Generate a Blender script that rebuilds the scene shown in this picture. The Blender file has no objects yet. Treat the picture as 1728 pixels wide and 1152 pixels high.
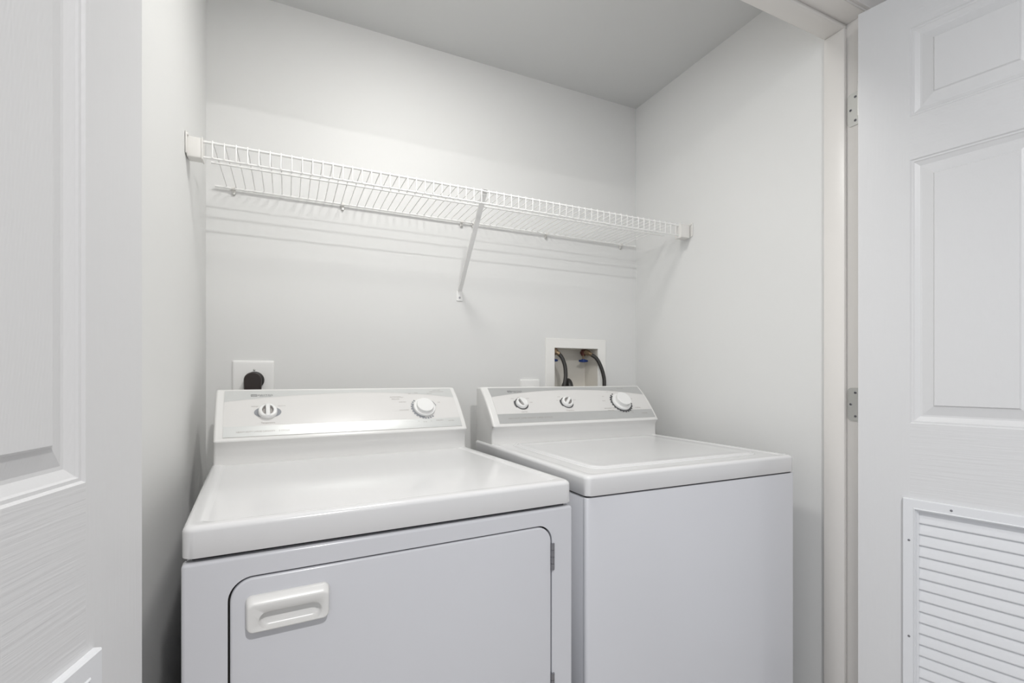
import bpy, bmesh, math, random
from mathutils import Vector, Matrix
random.seed(3)
S = bpy.context.scene
COL = S.collection
PI = math.pi
R = math.radians

# ------------------------------------------------------------------ camera, world, lights, exposure
cam = bpy.data.cameras.new('camera')
cam.sensor_width = 36.0
cam.lens = 811.0 / 1728.0 * 36.0
cam.shift_y = (637 - 576) / 1728.0
cam.clip_start = 0.02
camo = bpy.data.objects.new('camera', cam)
COL.objects.link(camo)
camo.location = (0, 0, 1.142)
camo.rotation_euler = (R(90), 0, R(-25.05))
S.camera = camo

S.view_settings.view_transform = 'Standard'
S.view_settings.look = 'None'
S.view_settings.gamma = 1.0
S.view_settings.use_curve_mapping = False
S.view_settings.exposure = 0.07

w = bpy.data.worlds.new('world')
S.world = w
w.use_nodes = True
w.node_tree.nodes['Background'].inputs[0].default_value = (0.80, 0.885, 1.0, 1)
w.node_tree.nodes['Background'].inputs[1].default_value = 0.72


def lamp(name, loc, size, power, color, rot=(0, 0, 0), size_y=None):
    l = bpy.data.lights.new(name, 'AREA')
    l.shape = 'DISK' if size_y is None else 'RECTANGLE'
    l.size = size
    if size_y is not None:
        l.size_y = size_y
    l.energy = power
    l.color = color
    o = bpy.data.objects.new(name, l)
    o.location = loc
    o.rotation_euler = rot
    COL.objects.link(o)
    return o


lamp('hall_ceiling_light', (0.25, -0.55, 2.31), 0.06, 24.0, (1.0, 0.985, 0.975))
lamp('closet_ceiling_light', (0.38, 0.96, 2.31), 0.18, 6.9, (1.0, 0.99, 0.96))

_d = Vector((1.15, 0.80, 0.85)) - Vector((-1.2, -1.6, 1.35))
lamp('hall_fill_light', (-1.2, -1.6, 1.35), 0.8, 8.5, (0.86, 0.93, 1.0), _d.to_track_quat('-Z', 'Y').to_euler(), 1.2)  # added fill for the machine fronts and right door, no window modelled

# ------------------------------------------------------------------ materials


def mat(name, color, rough=0.5, metal=0.0, coat=0.0, spec=0.5, bump=None, var=0.0):
    m = bpy.data.materials.new(name)
    m.use_nodes = True
    nt = m.node_tree
    b = nt.nodes['Principled BSDF']
    b.inputs['Base Color'].default_value = (*color, 1)
    b.inputs['Roughness'].default_value = rough
    b.inputs['Metallic'].default_value = metal
    b.inputs['Coat Weight'].default_value = coat
    b.inputs['Coat Roughness'].default_value = 0.06
    b.inputs['Specular IOR Level'].default_value = spec
    tc = nt.nodes.new('ShaderNodeTexCoord')
    if var > 0:
        n = nt.nodes.new('ShaderNodeTexNoise')
        n.inputs['Scale'].default_value = 6
        n.inputs['Detail'].default_value = 3
        nt.links.new(tc.outputs['Object'], n.inputs['Vector'])
        mx = nt.nodes.new('ShaderNodeMix')
        mx.data_type = 'RGBA'
        mx.inputs[6].default_value = (*[c * (1 - var) for c in color], 1)
        mx.inputs[7].default_value = (*[min(1, c * (1 + var)) for c in color], 1)
        nt.links.new(n.outputs['Fac'], mx.inputs[0])
        nt.links.new(mx.outputs[2], b.inputs['Base Color'])
    if bump:
        scale, strength, dist = bump
        mp = nt.nodes.new('ShaderNodeMapping')
        mp.inputs['Scale'].default_value = scale
        nt.links.new(tc.outputs['Object'], mp.inputs['Vector'])
        n = nt.nodes.new('ShaderNodeTexNoise')
        n.inputs['Scale'].default_value = 1.0
        n.inputs['Detail'].default_value = 3
        nt.links.new(mp.outputs[0], n.inputs['Vector'])
        bp = nt.nodes.new('ShaderNodeBump')
        bp.inputs['Strength'].default_value = strength
        bp.inputs['Distance'].default_value = dist
        nt.links.new(n.outputs['Fac'], bp.inputs['Height'])
        nt.links.new(bp.outputs[0], b.inputs['Normal'])
    return m


def grain_mat(name, color, horizontal=False, cathedral=False, strength=0.3):
    """painted pressed-wood grain: fine relief only"""
    m = mat(name, color, 0.38)
    nt = m.node_tree
    b = nt.nodes['Principled BSDF']
    tc = nt.nodes.new('ShaderNodeTexCoord')
    # slow warp so that the grain lines wander
    wn = nt.nodes.new('ShaderNodeTexNoise')
    wn.inputs['Scale'].default_value = 3.0
    nt.links.new(tc.outputs['Object'], wn.inputs['Vector'])
    wm = nt.nodes.new('ShaderNodeVectorMath')
    wm.operation = 'SCALE'
    wm.inputs['Scale'].default_value = 0.05 if cathedral else 0.02
    nt.links.new(wn.outputs['Color'], wm.inputs[0])
    ad = nt.nodes.new('ShaderNodeVectorMath')
    ad.operation = 'ADD'
    nt.links.new(tc.outputs['Object'], ad.inputs[0])
    nt.links.new(wm.outputs[0], ad.inputs[1])
    mp = nt.nodes.new('ShaderNodeMapping')
    mp.inputs['Scale'].default_value = (9, 30, 240) if horizontal else (240, 30, 7)
    nt.links.new(ad.outputs[0], mp.inputs['Vector'])
    n = nt.nodes.new('ShaderNodeTexNoise')
    n.inputs['Scale'].default_value = 1.0
    n.inputs['Detail'].default_value = 2.5
    nt.links.new(mp.outputs[0], n.inputs['Vector'])
    h = n.outputs['Fac']
    if cathedral:
        mp2 = nt.nodes.new('ShaderNodeMapping')
        mp2.inputs['Location'].default_value = (-0.22, 0, -1.0)
        mp2.inputs['Scale'].default_value = (11, 1, 2.2)
        nt.links.new(ad.outputs[0], mp2.inputs['Vector'])
        wv = nt.nodes.new('ShaderNodeTexWave')
        wv.wave_type = 'RINGS'
        wv.rings_direction = 'Y'
        wv.inputs['Scale'].default_value = 9.0
        wv.inputs['Distortion'].default_value = 1.5
        wv.inputs['Detail'].default_value = 2
        nt.links.new(mp2.outputs[0], wv.inputs['Vector'])
        mx = nt.nodes.new('ShaderNodeMath')
        mx.operation = 'MULTIPLY_ADD'
        mx.inputs[1].default_value = 0.22
        nt.links.new(wv.outputs['Fac'], mx.inputs[0])
        nt.links.new(h, mx.inputs[2])
        h = mx.outputs[0]
    bp = nt.nodes.new('ShaderNodeBump')
    bp.inputs['Strength'].default_value = strength
    bp.inputs['Distance'].default_value = 0.0012
    nt.links.new(h, bp.inputs['Height'])
    nt.links.new(bp.outputs[0], b.inputs['Normal'])
    return m


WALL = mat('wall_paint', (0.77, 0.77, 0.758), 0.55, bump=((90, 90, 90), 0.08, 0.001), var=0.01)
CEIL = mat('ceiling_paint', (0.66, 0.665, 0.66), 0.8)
TRIM = mat('trim_paint', (0.80, 0.775, 0.745), 0.35)
HALLW = mat('hall_wall_paint', (0.74, 0.74, 0.75), 0.6)
FLOORM = mat('floor_vinyl', (0.52, 0.49, 0.46), 0.5, var=0.15)
STILE = grain_mat('door_grain_vertical', (0.74, 0.74, 0.745))
RAIL = grain_mat('door_grain_horizontal', (0.74, 0.74, 0.745), horizontal=True, strength=0.45)
PANELM = grain_mat('door_grain_panel', (0.74, 0.74, 0.745), cathedral=True, strength=0.22)
VENT = mat('grille_paint', (0.80, 0.81, 0.83), 0.35)
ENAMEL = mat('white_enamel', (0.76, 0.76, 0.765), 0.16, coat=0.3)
ENAMEL_SHADED = mat('white_enamel_shaded', (0.675, 0.682, 0.715), 0.22, coat=0.2)  # same white enamel, the fronts' dimmer and cooler light put into its colour
PLASTIC = mat('white_plastic', (0.77, 0.765, 0.75), 0.28)
FASCIA = mat('fascia_white', (0.71, 0.70, 0.685), 0.30, spec=0.25)
SILVER = mat('fascia_silver', (0.53, 0.535, 0.53), 0.38, metal=0.35)
SILVER_SHEEN = mat('fascia_silver_sheen', (0.66, 0.67, 0.66), 0.36, metal=0.30)  # same silver made paler, the dryer bands' bright reflection put into the colour
INK = mat('print_grey', (0.36, 0.33, 0.31), 0.5)
INKD = mat('print_dark_grey', (0.09, 0.09, 0.095), 0.45)
INKM = mat('print_mid_grey', (0.27, 0.28, 0.30), 0.45)
KNOBM = mat('knob_plastic', (0.83, 0.83, 0.82), 0.22)
SCOOP_SHADE = mat('knob_scoop_shade', (0.42, 0.40, 0.385), 0.4)  # shade of the hollows painted in as grey on the white knobs
WIREM = mat('white_vinyl_wire', (0.90, 0.895, 0.88), 0.3)
CAPM = mat('cream_plastic', (0.80, 0.785, 0.755), 0.35)
STEEL = mat('satin_nickel', (0.54, 0.54, 0.52), 0.35, metal=0.7)
DARKST = mat('dark_steel', (0.30, 0.30, 0.32), 0.35, metal=0.8)
BLACK = mat('black_rubber', (0.022, 0.020, 0.018), 0.42)
BROWNB = mat('dark_brown_plug', (0.022, 0.014, 0.012), 0.35)
HOLE = mat('dark_cavity', (0.03, 0.028, 0.03), 0.6)
BRASS = mat('brass', (0.26, 0.19, 0.12), 0.35, metal=0.6)
BRASSD = mat('red_brass_valve', (0.16, 0.055, 0.045), 0.4, metal=0.4)
BLUE = mat('blue_valve_handle', (0.015, 0.05, 0.22), 0.4)
PLATE = mat('outlet_plate_white', (0.88, 0.875, 0.86), 0.3)
BOXM = mat('laundry_box_plastic', (0.88, 0.87, 0.84), 0.4)
BOXIN = mat('laundry_box_cream', (0.74, 0.71, 0.65), 0.5)

# ------------------------------------------------------------------ helpers


def link(name, bm, m, parent=None, smooth=40, loc=None, rot=None, recalc=True):
    if recalc:
        bmesh.ops.recalc_face_normals(bm, faces=bm.faces[:])
    me = bpy.data.meshes.new(name)
    bm.to_mesh(me)
    bm.free()
    ms = m if isinstance(m, (list, tuple)) else [m]
    for x in ms:
        me.materials.append(x)
    if smooth:
        me.shade_smooth()
        me.set_sharp_from_angle(angle=R(smooth))
    o = bpy.data.objects.new(name, me)
    COL.objects.link(o)
    if parent is not None:
        o.parent = parent
    if loc is not None:
        o.location = loc
    if rot is not None:
        o.rotation_euler = rot
    return o


def dup(o, parent=None, loc=None):
    c = o.copy()
    COL.objects.link(c)
    if parent is not None:
        c.parent = parent
    if loc is not None:
        c.location = loc
    return c


def empty(name, loc=(0, 0, 0), rz=0.0, label=None, cat=None, group=None, kind=None, parent=None):
    o = bpy.data.objects.new(name, None)
    o.empty_display_size = 0.05
    COL.objects.link(o)
    o.location = loc
    o.rotation_euler = (0, 0, rz)
    if parent is not None:
        o.parent = parent
    tag(o, label, cat, group, kind)
    return o


def tag(o, label=None, cat=None, group=None, kind=None):
    if label:
        o['label'] = label
    if cat:
        o['category'] = cat
    if group:
        o['group'] = group
    if kind:
        o['kind'] = kind
    return o


def add_box(bm, x0, x1, y0, y1, z0, z1, bevel=0.0, seg=2, mi=0):
    vs = [bm.verts.new((x, y, z)) for x in (x0, x1) for y in (y0, y1) for z in (z0, z1)]
    idx = [(0, 1, 3, 2), (4, 6, 7, 5), (0, 4, 5, 1), (2, 3, 7, 6), (0, 2, 6, 4), (1, 5, 7, 3)]
    fs = [bm.faces.new([vs[i] for i in f]) for f in idx]
    for f in fs:
        f.material_index = mi
    if bevel > 0:
        es = list({e for f in fs for e in f.edges})
        bmesh.ops.recalc_face_normals(bm, faces=fs)
        bmesh.ops.bevel(bm, geom=es, offset=bevel, segments=seg, affect='EDGES', profile=0.5)
    return bm


def box(x0, x1, y0, y1, z0, z1, bevel=0.0, seg=2):
    return add_box(bmesh.new(), x0, x1, y0, y1, z0, z1, bevel, seg)


def add_loops(bm, loops, cap0=True, cap1=True, closed=True, mi=0):
    """loops: equal-length lists of points, bridged in order"""
    rows = [[bm.verts.new(p) for p in L] for L in loops]
    n = len(rows[0])
    fs = []
    for a, b in zip(rows, rows[1:]):
        rng = range(n) if closed else range(n - 1)
        for i in rng:
            j = (i + 1) % n
            fs.append(bm.faces.new((a[i], a[j], b[j], b[i])))
    if cap0:
        fs.append(bm.faces.new(rows[0][::-1]))
    if cap1:
        fs.append(bm.faces.new(rows[-1]))
    for f in fs:
        f.material_index = mi
    return fs


def rrect(cx, cy, w, h, r, n=6):
    """rounded rectangle outline, counter-clockwise"""
    r = max(min(r, w / 2 - 1e-5, h / 2 - 1e-5), 1e-5)
    pts = []
    for (sx, sy, a0) in ((1, 1, 0), (-1, 1, 90), (-1, -1, 180), (1, -1, 270)):
        ox, oy = cx + sx * (w / 2 - r), cy + sy * (h / 2 - r)
        for k in range(n + 1):
            a = R(a0 + 90 * k / n)
            pts.append((ox + r * math.cos(a), oy + r * math.sin(a)))
    return pts


def ring_solid(bm, rings, plane='xy', mi=0, cap0=True, cap1=True, n=6):
    """rings: (cx, cy, w, h, r, level). plane 'xy' -> level is z; 'xz' -> level is distance towards -y"""
    loops = []
    for cx, cy, w_, h_, r_, lv in rings:
        L = rrect(cx, cy, w_, h_, r_, n)
        if plane == 'xy':
            loops.append([(a, b, lv) for a, b in L])
        else:
            loops.append([(a, -lv, b) for a, b in L])
    return add_loops(bm, loops, cap0, cap1, True, mi)


def lathe(bm, prof, M=Matrix.Identity(4), n=24, mi=0, cap=True):
    loops = []
    for r, z in prof:
        loops.append([M @ Vector((r * math.cos(2 * PI * k / n), r * math.sin(2 * PI * k / n), z)) for k in range(n)])
    return add_loops(bm, loops, cap, cap, True, mi)


def tube(bm, pts, r, n=8, mi=0, cap=True):
    pts = [Vector(p) for p in pts]
    loops = []
    up = None
    for i, p in enumerate(pts):
        t = (pts[min(i + 1, len(pts) - 1)] - pts[max(i - 1, 0)]).normalized()
        if up is None:
            up = t.orthogonal().normalized()
        up = (up - t * up.dot(t)).normalized()
        sd = t.cross(up)
        rr = r[i] if isinstance(r, (list, tuple)) else r
        loops.append([p + rr * (math.cos(2 * PI * k / n) * up + math.sin(2 * PI * k / n) * sd) for k in range(n)])
    return add_loops(bm, loops, cap, cap, True, mi)


def smooth_path(pts, sub=6):
    P = [Vector(p) for p in pts]
    P = [P[0] * 2 - P[1]] + P + [P[-1] * 2 - P[-2]]
    out = []
    for i in range(1, len(P) - 2):
        for k in range(sub):
            t = k / sub
            a, b, c, d = P[i - 1:i + 3]
            out.append(0.5 * ((2 * b) + (-a + c) * t + (2 * a - 5 * b + 4 * c - d) * t * t + (-a + 3 * b - 3 * c + d) * t ** 3))
    out.append(P[-2])
    return out


def grid_solid(xs, zs, y0, y1, empty_cells, mat_of=None):
    """a slab in the xz plane made of cells, with rectangular holes"""
    bm = bmesh.new()
    V = {}

    def v(i, j, k):
        if (i, j, k) not in V:
            V[(i, j, k)] = bm.verts.new((xs[i], (y0, y1)[k], zs[j]))
        return V[(i, j, k)]
    nx, nz = len(xs) - 1, len(zs) - 1
    full = lambda i, j: 0 <= i < nx and 0 <= j < nz and (i, j) not in empty_cells
    for i in range(nx):
        for j in range(nz):
            if not full(i, j):
                continue
            m = mat_of(i, j) if mat_of else 0
            fs = [bm.faces.new((v(i, j, 0), v(i + 1, j, 0), v(i + 1, j + 1, 0), v(i, j + 1, 0))),
                  bm.faces.new((v(i, j, 1), v(i, j + 1, 1), v(i + 1, j + 1, 1), v(i + 1, j, 1)))]
            if not full(i - 1, j):
                fs.append(bm.faces.new((v(i, j, 0), v(i, j + 1, 0), v(i, j + 1, 1), v(i, j, 1))))
            if not full(i + 1, j):
                fs.append(bm.faces.new((v(i + 1, j, 0), v(i + 1, j, 1), v(i + 1, j + 1, 1), v(i + 1, j + 1, 0))))
            if not full(i, j - 1):
                fs.append(bm.faces.new((v(i, j, 0), v(i, j, 1), v(i + 1, j, 1), v(i + 1, j, 0))))
            if not full(i, j + 1):
                fs.append(bm.faces.new((v(i, j + 1, 0), v(i + 1, j + 1, 0), v(i + 1, j + 1, 1), v(i, j + 1, 1))))
            for f in fs:
                f.material_index = m
    return bm


def plate_with_hole(outer, inner, y0, y1):
    """outer, inner: loops in xz. solid plate between y0 and y1"""
    bm = bmesh.new()
    es = []
    for L in (outer, inner):
        vs = [bm.verts.new((x, y0, z)) for x, z in L]
        es += [bm.edges.new((vs[i], vs[(i + 1) % len(vs)])) for i in range(len(vs))]
    bmesh.ops.triangle_fill(bm, use_beauty=True, use_dissolve=False, edges=es)
    fs = bm.faces[:]
    ex = bmesh.ops.extrude_face_region(bm, geom=fs)
    for g in ex['geom']:
        if isinstance(g, bmesh.types.BMVert):
            g.co.y = y1
    return bm


# ------------------------------------------------------------------ the setting
XL, XR, YB, YF = -0.222, 1.402, 1.70, 0.868     # closet walls; back of the front wall
ZC = 2.334
HZ = 2.106                                         # underside of the door head
Y0 = 0.762                                         # hall side of the front wall

HX0, HX1, HZ0, HZ1 = 0.981, 1.196, 1.070, 1.265    # opening of the laundry box

bm = grid_solid([XL - 0.1, HX0, HX1, XR + 0.1], [0, HZ0, HZ1, ZC], YB, YB + 0.12, {(1, 1)})
tag(link('wall_back', bm, WALL, smooth=0), kind='structure')
tag(link('wall_left', box(XL - 0.1, XL, YF, YB, 0, ZC), WALL, smooth=0), kind='structure')
tag(link('wall_right', box(XR, XR + 0.1, YF, YB, 0, ZC), WALL, smooth=0), kind='structure')
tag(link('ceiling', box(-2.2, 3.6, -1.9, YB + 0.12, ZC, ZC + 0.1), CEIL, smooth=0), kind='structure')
tag(link('floor', box(-2.2, 3.6, -1.9, YB + 0.12, -0.05, 0), FLOORM, smooth=0), kind='structure')
# front wall: header above the opening and the two returns beside it
bm = bmesh.new()
JR_ = 1.402
add_box(bm, -2.2, 3.6, Y0, YF, HZ + 0.0305, ZC)
tag(link('wall_front', bm, HALLW, smooth=0), kind='structure')
tag(link('wall_front', box(-2.2, XL - 0.0205, Y0, YF, 0, HZ + 0.0305), HALLW, smooth=0), kind='structure')
tag(link('wall_front', box(JR_ + 0.0205, 3.6, Y0, YF, 0, HZ + 0.0305), HALLW, smooth=0), kind='structure')
tag(link('wall_hall', box(-2.2, 3.6, -2.0, -1.9, 0, ZC), HALLW, smooth=0), kind='structure')
tag(link('wall_hall', box(2.5, 2.6, -1.9, Y0, 0, ZC), HALLW, smooth=0), kind='structure')  # unseen hall wall added to close off light from the right

# jambs with stops (trim_1 right, trim_2 left, trim_3 head), casings (trim_4 to trim_6)
JR, JL = 1.402, XL
SY = 0.812                                         # where the stop ends and the rebate starts
bm = bmesh.new()
add_box(bm, JR, JR + 0.02, Y0, YF, 0, HZ + 0.012, 0.001, 1)
add_box(bm, JR - 0.012, JR + 0.001, SY, YF, 0, HZ, 0.0015, 2)
trim_1 = tag(link('trim_1', bm, TRIM), kind='structure')
bm = bmesh.new()
add_box(bm, JL - 0.02, JL, Y0, YF, 0, HZ + 0.012, 0.001, 1)
add_box(bm, JL - 0.001, JL + 0.004, SY, YF, 0, HZ, 0.0015, 2)
tag(link('trim_2', bm, TRIM), kind='structure')
bm = bmesh.new()
add_box(bm, JL - 0.02, JR + 0.02, Y0, YF, HZ + 0.012, HZ + 0.03, 0.001, 1)
add_box(bm, JL, JR, SY, YF, HZ, HZ + 0.013, 0.0045, 3)
tag(link('trim_3', bm, TRIM), kind='structure')


def casing_loop(c, dirs):
    return c


def casing(name, p0, p1, out):
    """colonial casing: p0->p1 inner edge on the wall face, out = direction away from the opening"""
    prof = [(0, 0.0), (0, 0.007), (0.003, 0.0095), (0.012, 0.0095), (0.016, 0.0125), (0.036, 0.016), (0.044, 0.018),
            (0.054, 0.018), (0.057, 0.015), (0.057, 0.0)]
    loops = []
    for p, mit in ((Vector(p0), 0), (Vector(p1), 0)):
        loops.append([p + Vector(out) * a + Vector((0, -b, 0)) for a, b in prof])
    bm_ = bmesh.new()
    add_loops(bm_, loops)
    return tag(link(name, bm_, TRIM, smooth=50), kind='structure')


casing('trim_4', (JL - 0.062, Y0, HZ + 0.019), (JR + 0.062, Y0, HZ + 0.019), (0, 0, 1))
casing('trim_5', (JR + 0.006, Y0, 0), (JR + 0.006, Y0, HZ + 0.018), (1, 0, 0))
casing('trim_6', (JL - 0.006, Y0, 0), (JL - 0.006, Y0, HZ + 0.018), (-1, 0, 0))

# ------------------------------------------------------------------ hinges on the right jamb


def hinge_leaf(parent, z0, z1, label=None):
    """jamb leaf with rounded corners away from the pin, three screws"""
    yA, yB, r = 0.764, 0.8095, 0.010
    pts = [(yA, z0), (yB - r, z0)]
    for k in range(1, 7):
        a = R(-90 + 90 * k / 6)
        pts.append((yB - r + r * math.cos(a), z0 + r + r * math.sin(a)))
    for k in range(0, 7):
        a = R(90 * k / 6)
        pts.append((yB - r + r * math.cos(a), z1 - r + r * math.sin(a)))
    pts.append((yA, z1))
    bm_ = bmesh.new()
    add_loops(bm_, [[(JR - 0.0002, y, z) for y, z in pts], [(JR - 0.0022, y, z) for y, z in pts]])
    tube(bm_, [(JR - 0.004, yA - 0.006, z0), (JR - 0.004, yA - 0.006, z1)], 0.0055, 12)
    h = link('hinge', bm_, STEEL, parent)
    for yy, zz in ((0.789, z0 + 0.013), (0.801, (z0 + z1) / 2), (0.789, z1 - 0.013)):
        b2 = bmesh.new()
        M = Matrix.Translation((JR - 0.0021, yy, zz)) @ Matrix.Rotation(R(-90), 4, 'Y')
        lathe(b2, [(0.0036, 0), (0.0036, 0.0006), (0.0026, 0.0012)], M, 12)
        add_box(b2, JR - 0.0036, JR - 0.0030, yy - 0.0026, yy + 0.0026, zz - 0.0006, zz + 0.0006, mi=1)
        add_box(b2, JR - 0.0036, JR - 0.0030, yy - 0.0006, yy + 0.0006, zz - 0.0026, zz + 0.0026, mi=1)
        link('screw', b2, [DARKST, HOLE], h)
    return h


hinge_leaf(trim_1, 1.829, 1.919)
hinge_leaf(trim_1, 1.024, 1.114)
hinge_leaf(trim_1, 0.213, 0.303)

# ------------------------------------------------------------------ the two doors
DW, DH, DT = 0.774, 2.090, 0.035
SX = [0, 0.107, 0.337, 0.437, 0.667, DW]
GZ0, GZ1 = 0.262, 0.849


def make_door(name, root_loc, rz, y0):
    """six panel door whose lowest panels were cut out for a louvre grille. local x runs from the hinge edge"""
    root = empty(name, root_loc, rz, kind='structure')
    zs = [0.012, GZ0 + 0.02, GZ1 - 0.02, 1.031, 1.672, 1.777, 1.993, DH]
    y1 = y0 + DT
    holes = {(1, 3), (3, 3), (1, 5), (3, 5)} | {(i, 1) for i in (1, 2, 3)}
    slab = grid_solid(SX, zs, y0, y1, holes, lambda i, j: 0 if i in (0, 4) or (i == 2 and j in (3, 5)) else 1)
    link('door_slab', slab, [STILE, RAIL], root, smooth=0)
    prof = [(0, 0), (0.0025, -0.0028), (0.006, -0.0030), (0.008, -0.0050), (0.013, -0.0075), (0.0175, -0.0098),
            (0.0215, -0.0100), (0.043, -0.0042), (0.0455, -0.0012)]
    for (i, j) in ((1, 3), (3, 3), (1, 5), (3, 5)):
        xa, xb, za, zb = SX[i], SX[i + 1], zs[j], zs[j + 1]
        loops = []
        for ins, dep in prof[::-1]:
            yy = y0 - dep
            loops.append([(xa + ins, yy, za + ins), (xb - ins, yy, za + ins), (xb - ins, yy, zb - ins), (xa + ins, yy, zb - ins)])
        for ins, dep in prof:
            yy = y1 + dep
            loops.append([(xa + ins, yy, za + ins), (xb - ins, yy, za + ins), (xb - ins, yy, zb - ins), (xa + ins, yy, zb - ins)])
        pb = bmesh.new()
        add_loops(pb, loops)
        link('panel', pb, PANELM, root, smooth=14)
    # louvre grille
    g = 0.0947
    gx = [g, DW - g]
    frame = bmesh.new()
    fw = 0.0205
    steps = [(0, 0.0), (0, 0.0075), (0.0015, 0.009), (fw, 0.009), (fw + 0.0015, 0.0105), (fw + 0.003, 0.0105),
             (fw + 0.0035, 0.0060), (fw + 0.0055, 0.0060), (fw + 0.006, 0.002), (fw + 0.009, 0.001), (fw + 0.009, -0.008), (0.02, -0.008)]
    for face, sg in ((y0, -1), (y1, 1)):
        loops = []
        for ins, out in steps:
            yy = face + sg * out
            loops.append([(gx[0] + ins, yy, GZ0 + ins), (gx[1] - ins, yy, GZ0 + ins), (gx[1] - ins, yy, GZ1 - ins), (gx[0] + ins, yy, GZ1 - ins)])
        add_loops(frame, loops, cap0=False, cap1=False)
    gr = link('louver_grille', frame, VENT, root, smooth=25)
    # slats, one mesh shared
    a, b = gx[0] + 0.0275, gx[1] - 0.0275
    n = 20
    first = None
    for k in range(n + 1):
        z = 0.792 - 0.0265 * k
        if first is None:
            sb = bmesh.new()
            # the front face (y0 side) of each blade faces up and out on the side the closet sees
            if y0 == 0:
                sec = [(0.0010, -0.0002), (0.0004, 0.0008), (0.0006, 0.003), (0.0026, 0.017), (0.0056, 0.0285), (0.0070, 0.0280), (0.0042, 0.016), (0.002, 0.001)]
                sec = [(y0 + p, q) for p, q in sec]
            else:
                sec = [(-0.0010, -0.0002), (-0.0004, 0.0008), (-0.0006, 0.003), (-0.0026, 0.017), (-0.0056, 0.0285), (-0.0070, 0.0280), (-0.0042, 0.016), (-0.002, 0.001)]
            add_loops(sb, [[(a, p, q) for p, q in sec], [(b, p, q) for p, q in sec]])
            first = link('slat', sb, VENT, gr, smooth=60, loc=(0, 0, z))
        else:
            dup(first, gr, (0, 0, z))
    scr = None
    for sx_, sz_ in [(g + 0.0125, 0.7485), (g + 0.0125, 0.516), (g + 0.0125, 0.34), (DW - g - 0.0125, 0.7485), (DW - g - 0.0125, 0.516), (DW - g - 0.0125, 0.34),
                     (0.1844, GZ1 - 0.0125), (DW - 0.1844, GZ1 - 0.0125), (DW / 2, GZ1 - 0.0125), (DW / 2, GZ0 + 0.0125)]:
        if scr is None:
            q = bmesh.new()
            sg = -1 if y0 == 0 else 1
            M = Matrix.Translation((0, (y0 if y0 == 0 else y1) + sg * 0.009, 0)) @ Matrix.Rotation(R(90 if sg < 0 else -90), 4, 'X')
            lathe(q, [(0.0027, 0), (0.0026, 0.0006), (0.0014, 0.0011)], M, 12)
            scr = link('screw', q, DARKST, gr, loc=(sx_, 0, sz_))
        else:
            dup(scr, gr, (sx_, 0, sz_))
    # round knob on both faces near the free edge
    for face, sg in ((y0, -1), (y1, 1)):
        kb = bmesh.new()
        M = Matrix.Translation((DW - 0.06, face, 0.93)) @ Matrix.Rotation(R(90 if sg < 0 else -90), 4, 'X')
        lathe(kb, [(0.031, 0), (0.031, 0.004), (0.028, 0.008), (0.012, 0.012), (0.010, 0.028), (0.020, 0.036), (0.026, 0.046), (0.024, 0.056), (0.012, 0.062)], M, 28)
        link('door_knob', kb, STEEL, root)
    # leaves and barrels on the hinge edge
    for z in (1.829, 1.024, 0.213):
        hb = box(-0.002, -0.0002, y0 + (0.003 if y0 == 0 else -0.0005 + 0.002), y0 + DT - 0.002, z, z + 0.09)
        link('hinge_leaf', hb, STEEL, root)
    return root


aR_, aL_ = R(12.3), R(13.6)
make_door('door_2', (1.3515, 0.755, 0), math.atan2(-math.cos(aR_), math.sin(aR_)), 0)
make_door('door_1', (-0.1685, 0.757, 0), math.atan2(-math.cos(aL_), -math.sin(aL_)), -DT)

# ------------------------------------------------------------------ the consoles' shared surface
ZT = 0.925                                          # worktop height of both machines
PROF = [(-0.0120, 0.9870), (-0.0020, 1.0015), (0.0110, 1.0180), (0.0330, 1.0440), (0.0640, 1.0770), (0.0990, 1.1065)]
_c = smooth_path([(0, y, z) for y, z in PROF], 8)
CY = [(p.y, p.z) for p in _c]
CL = [0.0]
for (a, b) in zip(CY, CY[1:]):
    CL.append(CL[-1] + math.hypot(b[0] - a[0], b[1] - a[1]))
LEN = CL[-1]


def surf(x, s, off=0.0, yb=0.5555):
    """point on the console's sloped face; s in 0..1 from its lower to its upper edge"""
    t = min(max(s, -0.02), 1.02) * LEN
    i = 0
    while i < len(CL) - 2 and CL[i + 1] < t:
        i += 1
    k = (t - CL[i]) / (CL[i + 1] - CL[i])
    (ya, za), (yb_, zb) = CY[i], CY[i + 1]
    d = Vector((0, yb_ - ya, zb - za)).normalized()
    nrm = Vector((0, -d.z, d.y))
    return Vector((x, yb + ya + (yb_ - ya) * k, za + (zb - za) * k)) + nrm * off, nrm, d


def patch(x0, x1, lo, hi, off, yb, nx=40, ns=8, thick=None):
    """a sheet over the console face between s=lo(x) and s=hi(x)"""
    bm_ = bmesh.new()
    g = []
    for i in range(nx + 1):
        x = x0 + (x1 - x0) * i / nx
        a, b = lo(x), hi(x)
        g.append([bm_.verts.new(surf(x, a + (b - a) * j / ns, off, yb)[0]) for j in range(ns + 1)])
    for i in range(nx):
        for j in range(ns):
            bm_.faces.new((g[i][j], g[i + 1][j], g[i + 1][j + 1], g[i][j + 1]))
    if thick:
        ex = bmesh.ops.extrude_face_region(bm_, geom=bm_.faces[:])
        vs = [v for v in ex['geom'] if isinstance(v, bmesh.types.BMVert)]
        for v in vs:
            v.co += Vector((0, thick * 0.75, -thick * 0.65))
    return bm_


ZB = ZT - 0.0030


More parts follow.
